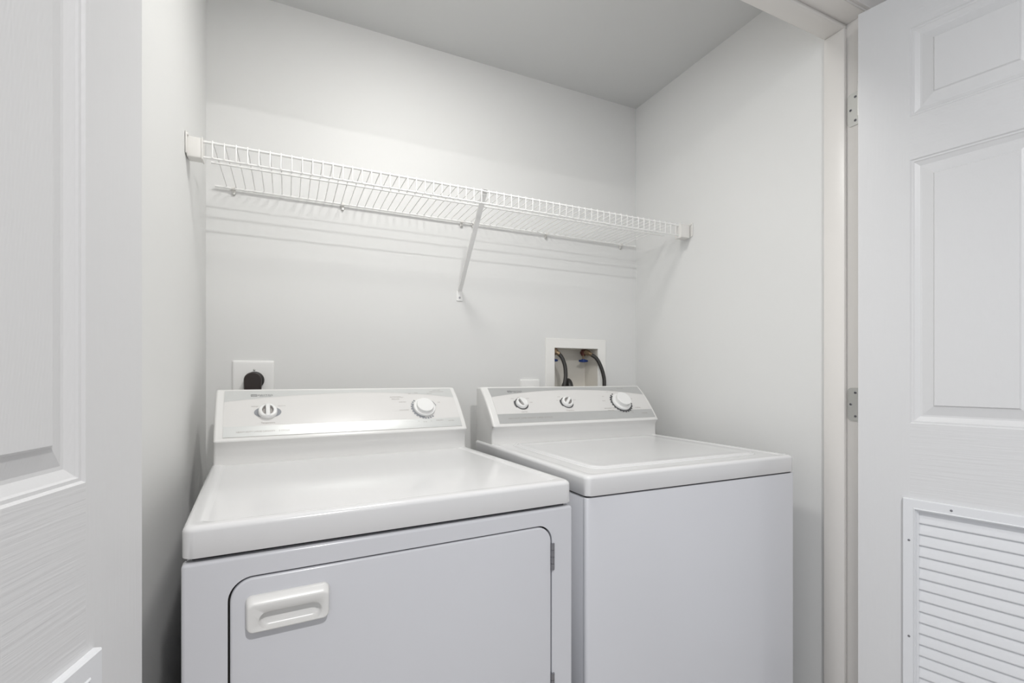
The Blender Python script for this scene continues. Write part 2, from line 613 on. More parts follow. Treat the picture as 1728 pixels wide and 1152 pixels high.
def console_body(x0, x1, yb, yback):
    prof = [(yb, ZB), (yb, ZT + 0.020), (yb - 0.0005, ZT + 0.036), (yb - 0.004, ZT + 0.046), (yb - 0.0115, ZT + 0.0535),
            (yb - 0.0145, ZT + 0.0575), (yb - 0.0140, ZT + 0.0605)]
    prof += [(yb + y, z) for y, z in CY[1:]]
    ty, tz = prof[-1]
    prof += [(ty + 0.004, tz + 0.0022), (ty + 0.010, tz + 0.0028), (yback - 0.006, tz + 0.001), (yback, tz - 0.005), (yback, ZB)]
    cy = sum(p[0] for p in prof) / len(prof)
    n = len(prof)
    nr = []
    for i in range(n):
        a, b = prof[i - 1], prof[(i + 1) % n]
        d = Vector((b[0] - a[0], b[1] - a[1])).normalized()
        nr.append((d.y, -d.x))          # outward for this winding (checked by the inset's sign)
    area = sum(prof[i - 1][0] * prof[i][1] - prof[i][0] * prof[i - 1][1] for i in range(n))
    sgn = 1 if area > 0 else -1

    def ring(x, ins):
        return [(x, y - sgn * nr[i][0] * ins, z if abs(z - (ZB)) < 1e-6 else z - sgn * nr[i][1] * ins) for i, (y, z) in enumerate(prof)]
    loops = []
    rr = 0.007
    for k in range(6):
        a = R(90 * k / 5)
        loops.append(ring(x0 + rr * (1 - math.sin(a)), rr * (1 - math.cos(R(90) - a)) if False else rr * (1 - math.sin(R(90) - (R(90) - a)))) if False else ring(x0 + rr * (1 - math.cos(a)), rr * (1 - math.sin(a))))
    for k in range(5, -1, -1):
        a = R(90 * k / 5)
        loops.append(ring(x1 - rr * (1 - math.cos(a)), rr * (1 - math.sin(a))))
    bm_ = bmesh.new()
    add_loops(bm_, loops)
    return bm_


def text_polys(txt, size, align='LEFT', xscale=1.0):
    cu = bpy.data.curves.new('lettering', 'FONT')
    cu.body = txt
    cu.size = size
    cu.align_x = align
    cu.resolution_u = 2
    o = bpy.data.objects.new('lettering', cu)
    COL.objects.link(o)
    dg = bpy.context.evaluated_depsgraph_get()
    me = bpy.data.meshes.new_from_object(o.evaluated_get(dg))
    vs = [(v.co.x * xscale, v.co.y) for v in me.vertices]
    fs = [tuple(p.vertices) for p in me.polygons]
    bpy.data.objects.remove(o)
    bpy.data.meshes.remove(me)
    bpy.data.curves.remove(cu)
    return vs, fs


def add_text(bm_, txt, x, s, size, yb, align='LEFT', off=0.0019, xscale=1.0, mi=0):
    vs, fs = text_polys(txt, size, align, xscale)
    V = [bm_.verts.new(surf(x + a, s + b / LEN, off, yb)[0]) for a, b in vs]
    for f in fs:
        try:
            bm_.faces.new([V[i] for i in f]).material_index = mi
        except ValueError:
            pass


def add_poly(bm_, pts, yb, off, mi=0):
    """pts in (x, metres along the face)"""
    f = bm_.faces.new([bm_.verts.new(surf(a, b / LEN, off, yb)[0]) for a, b in pts])
    f.material_index = mi


def add_ring(bm_, cx, cs, r0, r1, a0, a1, yb, off, n=24, mi=0):
    c = cs * LEN
    for k in range(n):
        a, b = R(a0 + (a1 - a0) * k / n), R(a0 + (a1 - a0) * (k + 1) / n)
        add_poly(bm_, [(cx + r0 * math.cos(a), c + r0 * math.sin(a)), (cx + r1 * math.cos(a), c + r1 * math.sin(a)),
                       (cx + r1 * math.cos(b), c + r1 * math.sin(b)), (cx + r0 * math.cos(b), c + r0 * math.sin(b))], yb, off, mi)


def face_frame(x, s, yb, off=0.0):
    p, nrm, d = surf(x, s, off, yb)
    X = Vector((1, 0, 0))
    M = Matrix.Identity(4)
    for i in range(3):
        M[i][0], M[i][1], M[i][2], M[i][3] = X[i], d[i], nrm[i], p[i]
    return M


def knob_selector(M, turn=0.0, both=True, r=0.0218):
    """round knob with a grip bar between two scooped hollows"""
    bm_ = bmesh.new()
    nr_, na = 22, 72
    top = 0.0120

    def hgt(x, y):
        rr = math.hypot(x, y)
        e = min(1.0, (r - rr) / 0.004)
        base = top - 0.0025 * (1 - e) ** 2
        h = base
        inh = False
        for sgn in ((-1, 1) if both else (-1,)):
            cx_ = sgn * 0.0098
            # lens: flat side towards the bar, round side outside
            dx, dy = (x - sgn * 0.0052) * sgn, y
            if dx > 0 and (dx / 0.0082) ** 2 + (dy / 0.0140) ** 2 < 1:
                q = 1 - (dx / 0.0082) ** 2 - (dy / 0.0140) ** 2
                h = base - 0.0070 * min(1, q * 2.2)
                inh = True
        if not inh and abs(x) < 0.0052 and rr < r - 0.002:
            h = base + 0.004 * (1 - (rr / r) ** 4)
        return h, inh
    T = M @ Matrix.Rotation(turn, 4, 'Z')
    c = bm_.verts.new(T @ Vector((0, 0, hgt(0, 0)[0])))
    rows = []
    for i in range(1, nr_ + 1):
        rr = r * (i / nr_) ** 0.9
        rows.append([bm_.verts.new(T @ Vector((rr * math.cos(2 * PI * k / na), rr * math.sin(2 * PI * k / na),
                     hgt(rr * math.cos(2 * PI * k / na), rr * math.sin(2 * PI * k / na))[0]))) for k in range(na)])
    for k in range(na):
        bm_.faces.new((c, rows[0][k], rows[0][(k + 1) % na]))
    for i, (a, b) in enumerate(zip(rows, rows[1:])):
        rm = r * ((i + 1.5) / nr_) ** 0.9
        for k in range(na):
            f = bm_.faces.new((a[k], b[k], b[(k + 1) % na], a[(k + 1) % na]))
            am = 2 * PI * (k + 0.5) / na
            if hgt(rm * math.cos(am), rm * math.sin(am))[1]:
                f.material_index = 1
    base = [bm_.verts.new(T @ Vector((r * 1.03 * math.cos(2 * PI * k / na), r * 1.03 * math.sin(2 * PI * k / na), 0.0002))) for k in range(na)]
    for k in range(na):
        bm_.faces.new((rows[-1][k], base[k], base[(k + 1) % na], rows[-1][(k + 1) % na]))
    bm_.faces.new(base[::-1])
    return bm_


def logo(bm_, x, s, yb, scale=1.0, mi=0):
    """outlined box holding a zig-zag M, then the maker's word and a fine line under it"""
    c = s * LEN
    w_, h_ = 0.0135 * scale, 0.0085 * scale
    t = 0.0012 * scale
    off = 0.0019
    for q in ([(x, c), (x + w_, c), (x + w_, c + t), (x, c + t)], [(x, c + h_ - t), (x + w_, c + h_ - t), (x + w_, c + h_), (x, c + h_)],
              [(x, c + t), (x + t, c + t), (x + t, c + h_ - t), (x, c + h_ - t)],
              [(x + w_ - t, c + t), (x + w_, c + t), (x + w_, c + h_ - t), (x + w_ - t, c + h_ - t)]):
        add_poly(bm_, q, yb, off, mi)
    zx = [0.2, 0.32, 0.5, 0.68, 0.8]
    zy = [0.28, 0.74, 0.34, 0.74, 0.28]
    for i in range(4):
        ax, ay, bx, by = x + zx[i] * w_, c + zy[i] * h_, x + zx[i + 1] * w_, c + zy[i + 1] * h_
        hw = 0.0006 * scale
        add_poly(bm_, [(ax - hw, ay), (ax + hw, ay), (bx + hw, by), (bx - hw, by)], yb, off, mi)
    add_text(bm_, 'MAYTAG', x + w_ + 0.0015 * scale, (c + 0.0022 * scale) / LEN, 0.0078 * scale, yb, xscale=1.12, mi=mi)
    add_text(bm_, 'DEPENDABLE CARE', x + w_ + 0.006 * scale, (c - 0.0012 * scale) / LEN, 0.0030 * scale, yb, xscale=1.0, mi=mi)


# ------------------------------------------------------------------ machine tops and cabinets


def top_rings(w_, d_, zb, zt, edge=0.010, lipx=0.020, drop=0.0026):
    cx, cy = w_ / 2, d_ / 2
    R0 = 0.016
    rings = [(cx, cy, w_ - 0.03, d_ - 0.03, R0, zb + 0.004), (cx, cy, w_ - 0.008, d_ - 0.008, R0, zb + 0.003),
             (cx, cy, w_ - 0.002, d_ - 0.002, R0, zb), (cx, cy, w_, d_, R0, zb + 0.0015), (cx, cy, w_, d_, R0, zt - edge)]
    for k in range(1, 7):
        a = R(90 * k / 6)
        ins = edge * (1 - math.cos(a))
        rings.append((cx, cy, w_ - 2 * ins, d_ - 2 * ins, R0, zt - edge + edge * math.sin(a)))
    for ins, dz in ((lipx, 0.0), (lipx + 0.004, -drop * 0.3), (lipx + 0.008, -drop), (lipx + 0.012, -drop)):
        rings.append((cx, cy, w_ - 2 * ins, d_ - 2 * ins, 0.014, zt + dz))
    return rings


def knob_labels(bm_, yb, cx, s, items, below):
    for t, dx, dy in items:
        add_text(bm_, t, cx + dx, s + dy / LEN, 0.0042, yb, 'CENTER')
    add_text(bm_, below, cx, s - 0.0365 / LEN, 0.0062, yb, 'CENTER')


# ---------------- dryer
DWD, DD = 0.686, 0.70
dry = empty('clothes_dryer', (-0.1387, 0.8262, 0), R(3.4),
            'white front-loading clothes dryer with solid door, recessed handle and two-knob console, at left', 'dryer')
YBD = 0.566
tb = bmesh.new()
ring_solid(tb, top_rings(DWD, DD, 0.8785, ZT, 0.009))
link('worktop', tb, ENAMEL, dry, smooth=40)

FZ = 0.8720                                          # top of the front panel
cb = bmesh.new()
add_box(cb, 0.004, DWD - 0.004, 0.016, DD, 0.02, FZ - 0.001, 0.006, 3)
link('cabinet', cb, ENAMEL_SHADED, dry)
link('top_gap_shade', box(0.012, DWD - 0.012, 0.0165, DD - 0.02, FZ - 0.0015, 0.8822), HOLE, dry, smooth=0)  # dark box painting the shade in the gap under the worktop
for x_ in (0.04, DWD - 0.04):
    for y_ in (0.05, DD - 0.05):
        ft = bmesh.new()
        lathe(ft, [(0.018, 0), (0.018, 0.008), (0.010, 0.012), (0.010, 0.03)], Matrix.Translation((x_, y_, 0)), 14)
        link('foot', ft, BLACK, dry)

DX0, DX1, DZ0, DZ1 = 0.0610, 0.6315, 0.440, 0.8372
g_ = 0.0030
inner = rrect((DX0 + DX1) / 2, (DZ0 + DZ1) / 2, DX1 - DX0 + 2 * g_, DZ1 - DZ0 + 2 * g_, 0.034, 10)
outer = rrect(DWD / 2, (0.10 + FZ) / 2, DWD - 0.010, FZ - 0.110, 0.001, 1)
bm = plate_with_hole(outer, inner, 0.0, 0.012)
# rolled outer edge of the front panel
ocx, ocz, ow, oh = DWD / 2, (0.10 + FZ) / 2, DWD - 0.010, FZ - 0.110
loops = []
for k in range(7):
    a = R(90 * k / 6)
    L = rrect(ocx, ocz, ow + 2 * 0.005 * math.sin(a), oh + 2 * 0.005 * math.sin(a), 0.001 + 0.005 * math.sin(a), 4)
    loops.append([(x, 0.005 * (1 - math.cos(a)), z) for x, z in L])
loops.append([(x, 0.020, z) for x, z in rrect(ocx, ocz, ow + 0.010, oh + 0.010, 0.006, 4)])
add_loops(bm, loops, cap0=False, cap1=False)
link('front_panel', bm, ENAMEL_SHADED, dry, smooth=30)
link('kick_plate', box(0.006, DWD - 0.006, 0.010, 0.022, 0.022, 0.092, 0.003), ENAMEL_SHADED, dry)
# black ring that paints shade into the gap round the door
link('door_gap_shade', plate_with_hole(rrect((DX0 + DX1) / 2, (DZ0 + DZ1) / 2, DX1 - DX0 + 0.02, DZ1 - DZ0 + 0.02, 0.04, 8),
     rrect((DX0 + DX1) / 2, (DZ0 + DZ1) / 2, DX1 - DX0 - 0.02, DZ1 - DZ0 - 0.02, 0.03, 8), 0.0125, 0.0155), BLACK, dry)
cx_, cz_, w_, h_ = (DX0 + DX1) / 2, (DZ0 + DZ1) / 2, DX1 - DX0, DZ1 - DZ0
dm = bmesh.new()
rg = [(cx_, cz_, w_ - 0.004, h_ - 0.004, 0.031, -0.0120), (cx_, cz_, w_, h_, 0.032, -0.010), (cx_, cz_, w_, h_, 0.032, -0.0015)]
for k in range(1, 5):
    a = R(90 * k / 4)
    ins = 0.004 * (1 - math.cos(a))
    rg.append((cx_, cz_, w_ - 2 * ins, h_ - 2 * ins, 0.032 - ins, -0.0015 + 0.0035 * math.sin(a)))
ring_solid(dm, rg, 'xz', n=10)
ddoor = link('door', dm, ENAMEL_SHADED, dry, smooth=40)
# recessed pull
hx0, hx1, hz0, hz1 = 0.0812, 0.2005, 0.7580, 0.8110
hc = ((hx0 + hx1) / 2, (hz0 + hz1) / 2)
hw_, hh_ = hx1 - hx0, hz1 - hz0
sl = (0.1435, 0.7765, 0.088, 0.0300)
hb = bmesh.new()
HR = [(hc[0], hc[1], hw_, hh_, 0.009, 0.0015), (hc[0], hc[1], hw_, hh_, 0.009, 0.006),
      (hc[0], hc[1] - 0.0005, hw_ - 0.0015, hh_ - 0.002, 0.009, 0.0085),
      (hc[0], hc[1] - 0.0038, hw_ - 0.004, hh_ - 0.0095, 0.009, 0.0150), (hc[0], hc[1] - 0.0044, hw_ - 0.006, hh_ - 0.0125, 0.008, 0.0162),
      (hc[0], hc[1] - 0.0048, hw_ - 0.009, hh_ - 0.0150, 0.007, 0.0164),
      (sl[0], sl[1] - 0.003, sl[2] + 0.003, sl[3] - 0.001, 0.0145, 0.0155), (sl[0], sl[1] - 0.003, sl[2], sl[3] - 0.004, 0.013, 0.0135),
      (sl[0], sl[1] - 0.003, sl[2] - 0.002, sl[3] - 0.006, 0.012, 0.006), (sl[0], sl[1] - 0.002, sl[2] - 0.009, sl[3] - 0.012, 0.009, 0.0028)]
ring_solid(hb, HR, 'xz', n=8)
tag(link('door_handle', hb, PLASTIC, ddoor, smooth=50), label='white plastic recessed pull')
for zc in (0.7735, 0.5060):
    h = bmesh.new()
    x_ = DX1 + 0.0035
    segs = [(zc - 0.027, zc - 0.0145), (zc - 0.0135, zc - 0.0005), (zc + 0.0005, zc + 0.0135), (zc + 0.0145, zc + 0.027)]
    for a, b in segs:
        tube(h, [(x_, -0.0015, a), (x_, -0.0015, b)], 0.0042, 14)
    tube(h, [(x_, -0.0015, zc - 0.026), (x_, -0.0015, zc + 0.026)], 0.0030, 10)
    add_box(h, x_ - 0.012, x_ + 0.012, 0.0005, 0.0012, zc - 0.025, zc + 0.025)
    tag(link('door_hinge', h, DARKST, dry), label='small dark steel barrel hinge')

con = link('console', console_body(0.006, DWD - 0.004, YBD, 0.698), PLASTIC, dry, smooth=28)
F0, F1 = 0.026, DWD - 0.020
link('fascia', patch(F0, F1, lambda x: 0.035, lambda x: 0.985, 0.0014, YBD, 60, 16, 0.0016), FASCIA, con, smooth=30)


def arc_low(x0, x1, edge, mid, peak=0.55):
    def f(x):
        t = (x - x0) / (x1 - x0)
        q = (t - peak) / (peak if t < peak else (1 - peak))
        return mid - (mid - edge) * abs(q) ** 2.0
    return f


link('fascia_band', patch(F0 + 0.0005, F1 - 0.0005, arc_low(F0, F1, 0.72, 0.90), lambda x: 0.984, 0.0017, YBD, 70, 4), SILVER_SHEEN, con, smooth=0)
link('fascia_band', patch(F0 + 0.0005, F1 - 0.0005, lambda x: 0.037, lambda x: 0.225, 0.0017, YBD, 50, 5), SILVER_SHEEN, con, smooth=0)
lt = bmesh.new()
logo(lt, 0.088, 0.835, YBD, 1.05, 1)
KX, KS = 0.1275, 0.485
knob_labels(lt, YBD, KX, KS, [('REGULAR', 0.0, 0.0262), ('MEDIUM', -0.031, 0.0190), ('DELICATE', 0.034, 0.0190)], 'Temperature')
add_text(lt, 'HEAVY DUTY LARGE CAPACITY     5 CYCLES', 0.055, 0.105, 0.0062, YBD)
DX, DS = 0.558, 0.475
add_text(lt, 'AUTO DRY', 0.460, 0.745, 0.0068, YBD)
add_text(lt, 'REGULAR', 0.464, 0.695, 0.0056, YBD)
add_text(lt, 'LESS', 0.493, 0.735, 0.0040, YBD)
add_text(lt, 'MORE DRY', 0.484, 0.620, 0.0044, YBD)
add_text(lt, 'COOL DOWN', 0.480, 0.430, 0.0044, YBD)
add_text(lt, 'OFF', 0.520, 0.835, 0.0044, YBD)
add_text(lt, 'MORE', 0.540, 0.855, 0.0042, YBD)
add_text(lt, 'LESS DRY', 0.580, 0.835, 0.0042, YBD)
add_text(lt, 'AUTO DRY', 0.604, 0.925, 0.0052, YBD)
add_text(lt, 'WRINKLE CONTROL', 0.590, 0.880, 0.0052, YBD)
add_text(lt, 'OFF', 0.606, 0.590, 0.0048, YBD)
add_text(lt, '70', 0.529, 0.165, 0.0042, YBD)
add_text(lt, '50  40', 0.545, 0.150, 0.0042, YBD)
add_text(lt, '30', 0.568, 0.160, 0.0042, YBD)
add_text(lt, 'TIME DRY', 0.585, 0.165, 0.0054, YBD)
add_text(lt, 'ELECTRIC', 0.625, 0.150, 0.0044, YBD)
tag(link('lettering', lt, [INK, INKD], con, smooth=0, recalc=False), kind='stuff')
pr = bmesh.new()
# printed lens shape behind the selector knob
cm = KS * LEN
add_poly(pr, [(KX + 0.0325 * math.cos(a), cm + 0.0190 * math.sin(a) * (1 - 0.0 * abs(math.cos(a)))) for a in [2 * PI * k / 36 for k in range(36)]], YBD, 0.0019, 0)
add_ring(pr, DX, DS, 0.030, 0.0385, 150, 262, YBD, 0.0019, 30, 0)
for a0 in (128, 140, 152, 166, 180, 194, 208, 222, 236, 250, 262, 274, 286, 298):
    add_ring(pr, DX, DS, 0.0365, 0.0415, a0, a0 + 8, YBD, 0.0021, 3, 1)
add_ring(pr, DX, DS, 0.0395, 0.0412, 10, 62, YBD, 0.0021, 16, 1)
tag(link('printed_scale', pr, [INKM, INKM], con, smooth=0), kind='stuff')
tag(link('temperature_knob', knob_selector(face_frame(KX, KS, YBD, 0.0014), 0.0, r=0.0222), [KNOBM, SCOOP_SHADE], con, smooth=50), label='knob with a vertical grip bar')


def dial(parent, x, s, yb, r_skirt, r_cap, h):
    sk = bmesh.new()
    M = face_frame(x, s, yb, 0.0014)
    lathe(sk, [(r_skirt, 0.0005), (r_skirt, 0.006), (r_skirt * 0.985, 0.0075), (r_skirt * 0.95, 0.0082), (r_cap * 1.05, 0.0075), (r_cap * 0.95, 0.009), (r_cap * 0.3, 0.009)], M, 48)
    link('dial_skirt', sk, KNOBM, parent)
    cp = bmesh.new()
    lathe(cp, [(r_cap * 0.93, 0.0085), (r_cap * 0.97, h - 0.006), (r_cap, h - 0.003), (r_cap * 0.985, h - 0.0008), (r_cap * 0.94, h), (r_cap * 0.80, h - 0.0002),
               (r_cap * 0.5, h - 0.0006), (r_cap * 0.12, h - 0.0006)], M, 48)
    link('dial_knob', cp, KNOBM, parent, smooth=35)


dial(con, DX, DS, YBD, 0.0335, 0.0262, 0.019)

# ---------------- washer
WW, WD = 0.696, 0.70
wa = empty('washing_machine', (0.5955, 0.886, 0), 0.0,
           'white top-loading washing machine with silver-banded console and three knobs, at right', 'washing machine')
tb = bmesh.new()
ring_solid(tb, top_rings(WW, WD, 0.8795, ZT, 0.009, 0.018, 0.0022))
link('worktop', tb, ENAMEL, wa, smooth=40)
lidb = bmesh.new()
lcx, lcy, lw, lh = 0.350, 0.302, 0.562, 0.468
ZL = ZT - 0.0022
LR = [(lcx, lcy, lw + 0.014, lh + 0.014, 0.040, ZL + 0.0002), (lcx, lcy, lw + 0.008, lh + 0.008, 0.038, ZL + 0.0030), (lcx, lcy, lw + 0.003, lh + 0.003, 0.036, ZL + 0.0030),
      (lcx, lcy, lw, lh, 0.035, ZL + 0.0004), (lcx, lcy, lw - 0.004, lh - 0.004, 0.034, ZL + 0.0004), (lcx, lcy, lw - 0.009, lh - 0.009, 0.032, ZL + 0.0040),
      (lcx, lcy, lw - 0.020, lh - 0.020, 0.030, ZL + 0.0048), (lcx, lcy, lw - 0.05, lh - 0.05, 0.025, ZL + 0.0036), (lcx, lcy, lw - 0.10, lh - 0.10, 0.02, ZL + 0.0030)]
ring_solid(lidb, LR, n=8, cap0=False)
link('lid', lidb, ENAMEL, wa, smooth=60)
cb = bmesh.new()
add_box(cb, 0.001, WW - 0.001, 0.0145, WD, 0.02, 0.8755, 0.003, 2)
link('cabinet', cb, ENAMEL_SHADED, wa)
link('top_gap_shade', box(0.006, WW - 0.006, 0.010, WD - 0.02, 0.8750, 0.8832), HOLE, wa, smooth=0)  # dark filler standing in for shade below the washer top
fp = bmesh.new()
add_box(fp, 0.0, WW, 0.002, 0.0125, 0.10, 0.8755)
vz = [e for e in fp.edges if abs(e.verts[0].co.z - e.verts[1].co.z) > 0.1 and e.verts[0].co.y < 0.005]
bmesh.ops.bevel(fp, geom=vz, offset=0.0085, segments=6, affect='EDGES', profile=0.5)
vt = [e for e in fp.edges if e.verts[0].co.z > 0.87 and e.verts[1].co.z > 0.87 and e.verts[0].co.y < 0.011 and e.verts[1].co.y < 0.0112]
bmesh.ops.bevel(fp, geom=vt, offset=0.0015, segments=2, affect='EDGES', profile=0.5)
link('front_panel', fp, ENAMEL_SHADED, wa, smooth=35)
link('kick_plate', box(0.006, WW - 0.006, 0.010, 0.020, 0.022, 0.094, 0.003), ENAMEL_SHADED, wa)
for x_ in (0.04, WW - 0.04):
    for y_ in (0.05, WD - 0.05):
        ft = bmesh.new()
        lathe(ft, [(0.018, 0), (0.018, 0.008), (0.010, 0.012), (0.010, 0.03)], Matrix.Translation((x_, y_, 0)), 14)
        link('foot', ft, BLACK, wa)
YBW = 0.5555
con = link('console', console_body(0.006, WW - 0.006, YBW, 0.698), PLASTIC, wa, smooth=28)
F0, F1 = 0.030, WW - 0.018
link('fascia', patch(F0, F1, lambda x: 0.035, lambda x: 0.985, 0.0014, YBW, 60, 16, 0.0016), FASCIA, con, smooth=30)
link('fascia_band', patch(F0 + 0.0005, F1 - 0.0005, arc_low(F0, F1, 0.70, 0.895, 0.5), lambda x: 0.984, 0.0017, YBW, 70, 4), SILVER, con, smooth=0)
link('fascia_band', patch(F0 + 0.0005, F1 - 0.0005, lambda x: 0.037, lambda x: 0.255, 0.0017, YBW, 50, 5), SILVER, con, smooth=0)
K1, K2, DX, KS, DS = 0.1325, 0.314, 0.5515, 0.505, 0.475
lt = bmesh.new()
logo(lt, 0.098, 0.830, YBW, 1.1, 1)
knob_labels(lt, YBW, K1, KS, [('MEDIUM', 0.0, 0.0270), ('SMALL', -0.028, 0.0225), ('LARGE', 0.031, 0.0220), ('SUPER', 0.0385, 0.004)], 'Load Size')
knob_labels(lt, YBW, K2, KS, [('WARM', -0.024, 0.0265), ('COLD', 0.012, 0.0270), ('HOT', -0.035, 0.010), ('COLD', 0.036, 0.010)], 'Temperature')
add_text(lt, 'HEAVY DUTY  SUPER CAPACITY  2 SPEED  8 CYCLES', 0.065, 0.125, 0.0072, YBW)
add_text(lt, 'PERMANENT PRESS', 0.462, 0.300, 0.0062, YBW)
add_text(lt, 'DELICATES', 0.474, 0.245, 0.0056, YBW)
add_text(lt, 'RINSE', 0.470, 0.520, 0.0050, YBW)
add_text(lt, 'SPIN', 0.478, 0.650, 0.0050, YBW)
add_text(lt, 'OFF', 0.510, 0.790, 0.0050, YBW)
add_text(lt, 'SOAK', 0.535, 0.860, 0.0050, YBW)
add_text(lt, 'REGULAR', 0.572, 0.905, 0.0064, YBW)
add_text(lt, 'RINSE', 0.600, 0.560, 0.0046, YBW)
add_text(lt, 'NORMAL', 0.603, 0.295, 0.0066, YBW)
add_text(lt, '12', 0.518, 0.215, 0.0050, YBW)
add_text(lt, '10', 0.532, 0.185, 0.0050, YBW)
add_text(lt, '8', 0.548, 0.170, 0.0050, YBW)
add_text(lt, 'HEAVY', 0.572, 0.200, 0.0050, YBW)
add_text(lt, 'SOIL', 0.576, 0.165, 0.0050, YBW)
add_text(lt, 'WASHER', 0.622, 0.135, 0.0068, YBW)
tag(link('lettering', lt, [INK, INKD], con, smooth=0, recalc=False), kind='stuff')
pr = bmesh.new()
for kx in (K1, K2):
    add_ring(pr, kx, KS, 0.0, 0.0250, -75, 285, YBW, 0.0019, 32, 0)
    add_ring(pr, kx, KS, 0.0, 0.0285, 150, 215, YBW, 0.0020, 8, 0)
add_ring(pr, DX, DS, 0.030, 0.0440, 128, 405, YBW, 0.0019, 44, 0)
for k in range(19):
    a0 = 112 + k * 15.5
    add_ring(pr, DX, DS, 0.0435, 0.0475, a0, a0 + 9, YBW, 0.0021, 3, 0)
tag(link('printed_scale', pr, [INKD], con, smooth=0), kind='stuff')
tag(link('load_size_knob', knob_selector(face_frame(K1, KS, YBW, 0.0022), R(20), False, r=0.0208), [KNOBM, SCOOP_SHADE], con, smooth=50), label='knob with one oval hollow in painted shade')
tag(link('temperature_knob', knob_selector(face_frame(K2, KS, YBW, 0.0022), R(-42), True, r=0.0208), [KNOBM, SCOOP_SHADE], con, smooth=50), label='knob with a grip bar turned to the right')
dial(con, DX, DS, YBW, 0.0385, 0.0300, 0.026)

# ------------------------------------------------------------------ wire shelf
sh = empty('wire_shelf', (0.59, YB, 1.72), 0.0, 'white vinyl-coated wire closet shelf spanning the back wall above the machines', 'shelf')
O = Vector((0.59, YB, 1.72))
YS, ZS = 1.388, 1.7205                              # top front rod


def wpart(name, build, m, smooth=60, label=None, parent=None):
    b_ = bmesh.new()
    build(b_)
    for v in b_.verts:
        v.co -= O
    o = link(name, b_, m, parent or sh, smooth=smooth)
    if label:
        o['label'] = label
    return o


wpart('front_rod', lambda b_: tube(b_, [(-0.19, YS, ZS), (1.352, YS, ZS)], 0.0033, 10), WIREM)
wpart('lip_rod', lambda b_: tube(b_, [(-0.19, YS + 0.001, ZS - 0.0375), (1.352, YS + 0.001, ZS - 0.0375)], 0.0028, 10), WIREM)
wpart('middle_rod', lambda b_: tube(b_, [(-0.184, 1.500, ZS - 0.0050), (1.378, 1.500, ZS - 0.0050)], 0.0028, 10), WIREM)
wpart('rear_rod', lambda b_: tube(b_, [(-0.197, YB - 0.011, ZS - 0.0015), (1.390, YB - 0.011, ZS - 0.0015)], 0.0032, 10), WIREM)
wx0 = -0.1672
pts = [(wx0, YB - 0.008, ZS + 0.0028), (wx0, YS + 0.003, ZS + 0.0042), (wx0, YS - 0.0022, ZS + 0.0040), (wx0, YS - 0.0042, ZS + 0.0015), (wx0, YS - 0.0040, ZS - 0.038)]
wire = wpart('deck_wire', lambda b_: tube(b_, pts, 0.00135, 6), WIREM)
for k in range(1, 60):
    dup(wire, sh, (0.02538 * k, 0, 0))

# end brackets on the side walls


def end_cap(x0, x1, wallside):
    def f(b_):
        add_box(b_, x0, x1, YS - 0.012, YS + 0.020, ZS - 0.046, ZS + 0.004, 0.003, 3)
        lx = XL + 0.001 if wallside < 0 else XR - 0.001
        add_box(b_, min(lx, lx - wallside * 0.003), max(lx, lx - wallside * 0.003), YS - 0.020, YS + 0.030, ZS - 0.040, ZS + 0.012, 0.001, 1)
        tube(b_, [(lx - wallside * 0.001, YS - 0.013, ZS + 0.006), (lx - wallside * 0.006, YS - 0.013, ZS + 0.006)], 0.004, 10)
        bx = x1 if wallside < 0 else x0
        add_box(b_, bx - 0.0015, bx + 0.0015, YS - 0.0135, YS + 0.020, ZS - 0.048, ZS + 0.006, 0.0008, 1)
    return f


wpart('end_bracket', end_cap(XL + 0.002, -0.188, -1), CAPM, 40)
wpart('end_bracket', end_cap(1.349, XR - 0.008, 1), CAPM, 40)

# wall clips with screw
clip = None
for x in (-0.1485, 0.1674, 0.5853, 0.6321, 0.9423, 1.3138):
    if clip is None:
        X0 = x

        def cl(b_):
            add_box(b_, x - 0.0045, x + 0.0045, YB - 0.016, YB - 0.001, ZS - 0.006, ZS + 0.003, 0.0015, 2)
            add_box(b_, x - 0.0040, x + 0.0040, YB - 0.006, YB - 0.0005, ZS - 0.019, ZS - 0.004, 0.001, 1)
            M = Matrix.Translation((x + 0.001, YB - 0.005, ZS - 0.0155)) @ Matrix.Rotation(R(90), 4, 'X')
            lathe(b_, [(0.0045, 0), (0.0045, 0.002), (0.0030, 0.0035)], M, 12, mi=1)
        b_ = bmesh.new()
        cl(b_)
        for v in b_.verts:
            v.co -= O
        clip = link('wall_clip', b_, [CAPM, STEEL], sh)
    else:
        dup(clip, sh, (x - X0, 0, 0))


def brace(b_):
    p0, p1 = Vector((0.5565, YS + 0.006, ZS - 0.003)), Vector((0.5785, YB - 0.006, 1.462))
    d = (p1 - p0).normalized()
    side = Vector((1, 0, 0))
    side = (side - d * side.dot(d)).normalized()
    nn = side.cross(d).normalized()
    w2 = 0.0085
    sec = [(-w2, 0.0045), (-w2 + 0.0012, 0.0045), (-w2 + 0.0016, -0.0005), (w2 - 0.0016, -0.0005), (w2 - 0.0012, 0.0045), (w2, 0.0045), (w2, -0.002), (-w2, -0.002)]
    loops = []
    for t in (0, 1):
        p = p0 if t == 0 else p1
        loops.append([p + side * a * (1.0 if t == 0 else 0.8) + nn * b for a, b in sec])
    add_loops(b_, loops)
    # hook over the front rod
    add_box(b_, 0.5565 - 0.0080, 0.5565 + 0.0080, YS - 0.0045, YS + 0.008, ZS + 0.0040, ZS + 0.0055, 0.0006, 1)
    add_box(b_, 0.5565 - 0.0080, 0.5565 + 0.0080, YS + 0.0050, YS + 0.007, ZS - 0.010, ZS + 0.0050, 0.0006, 1)


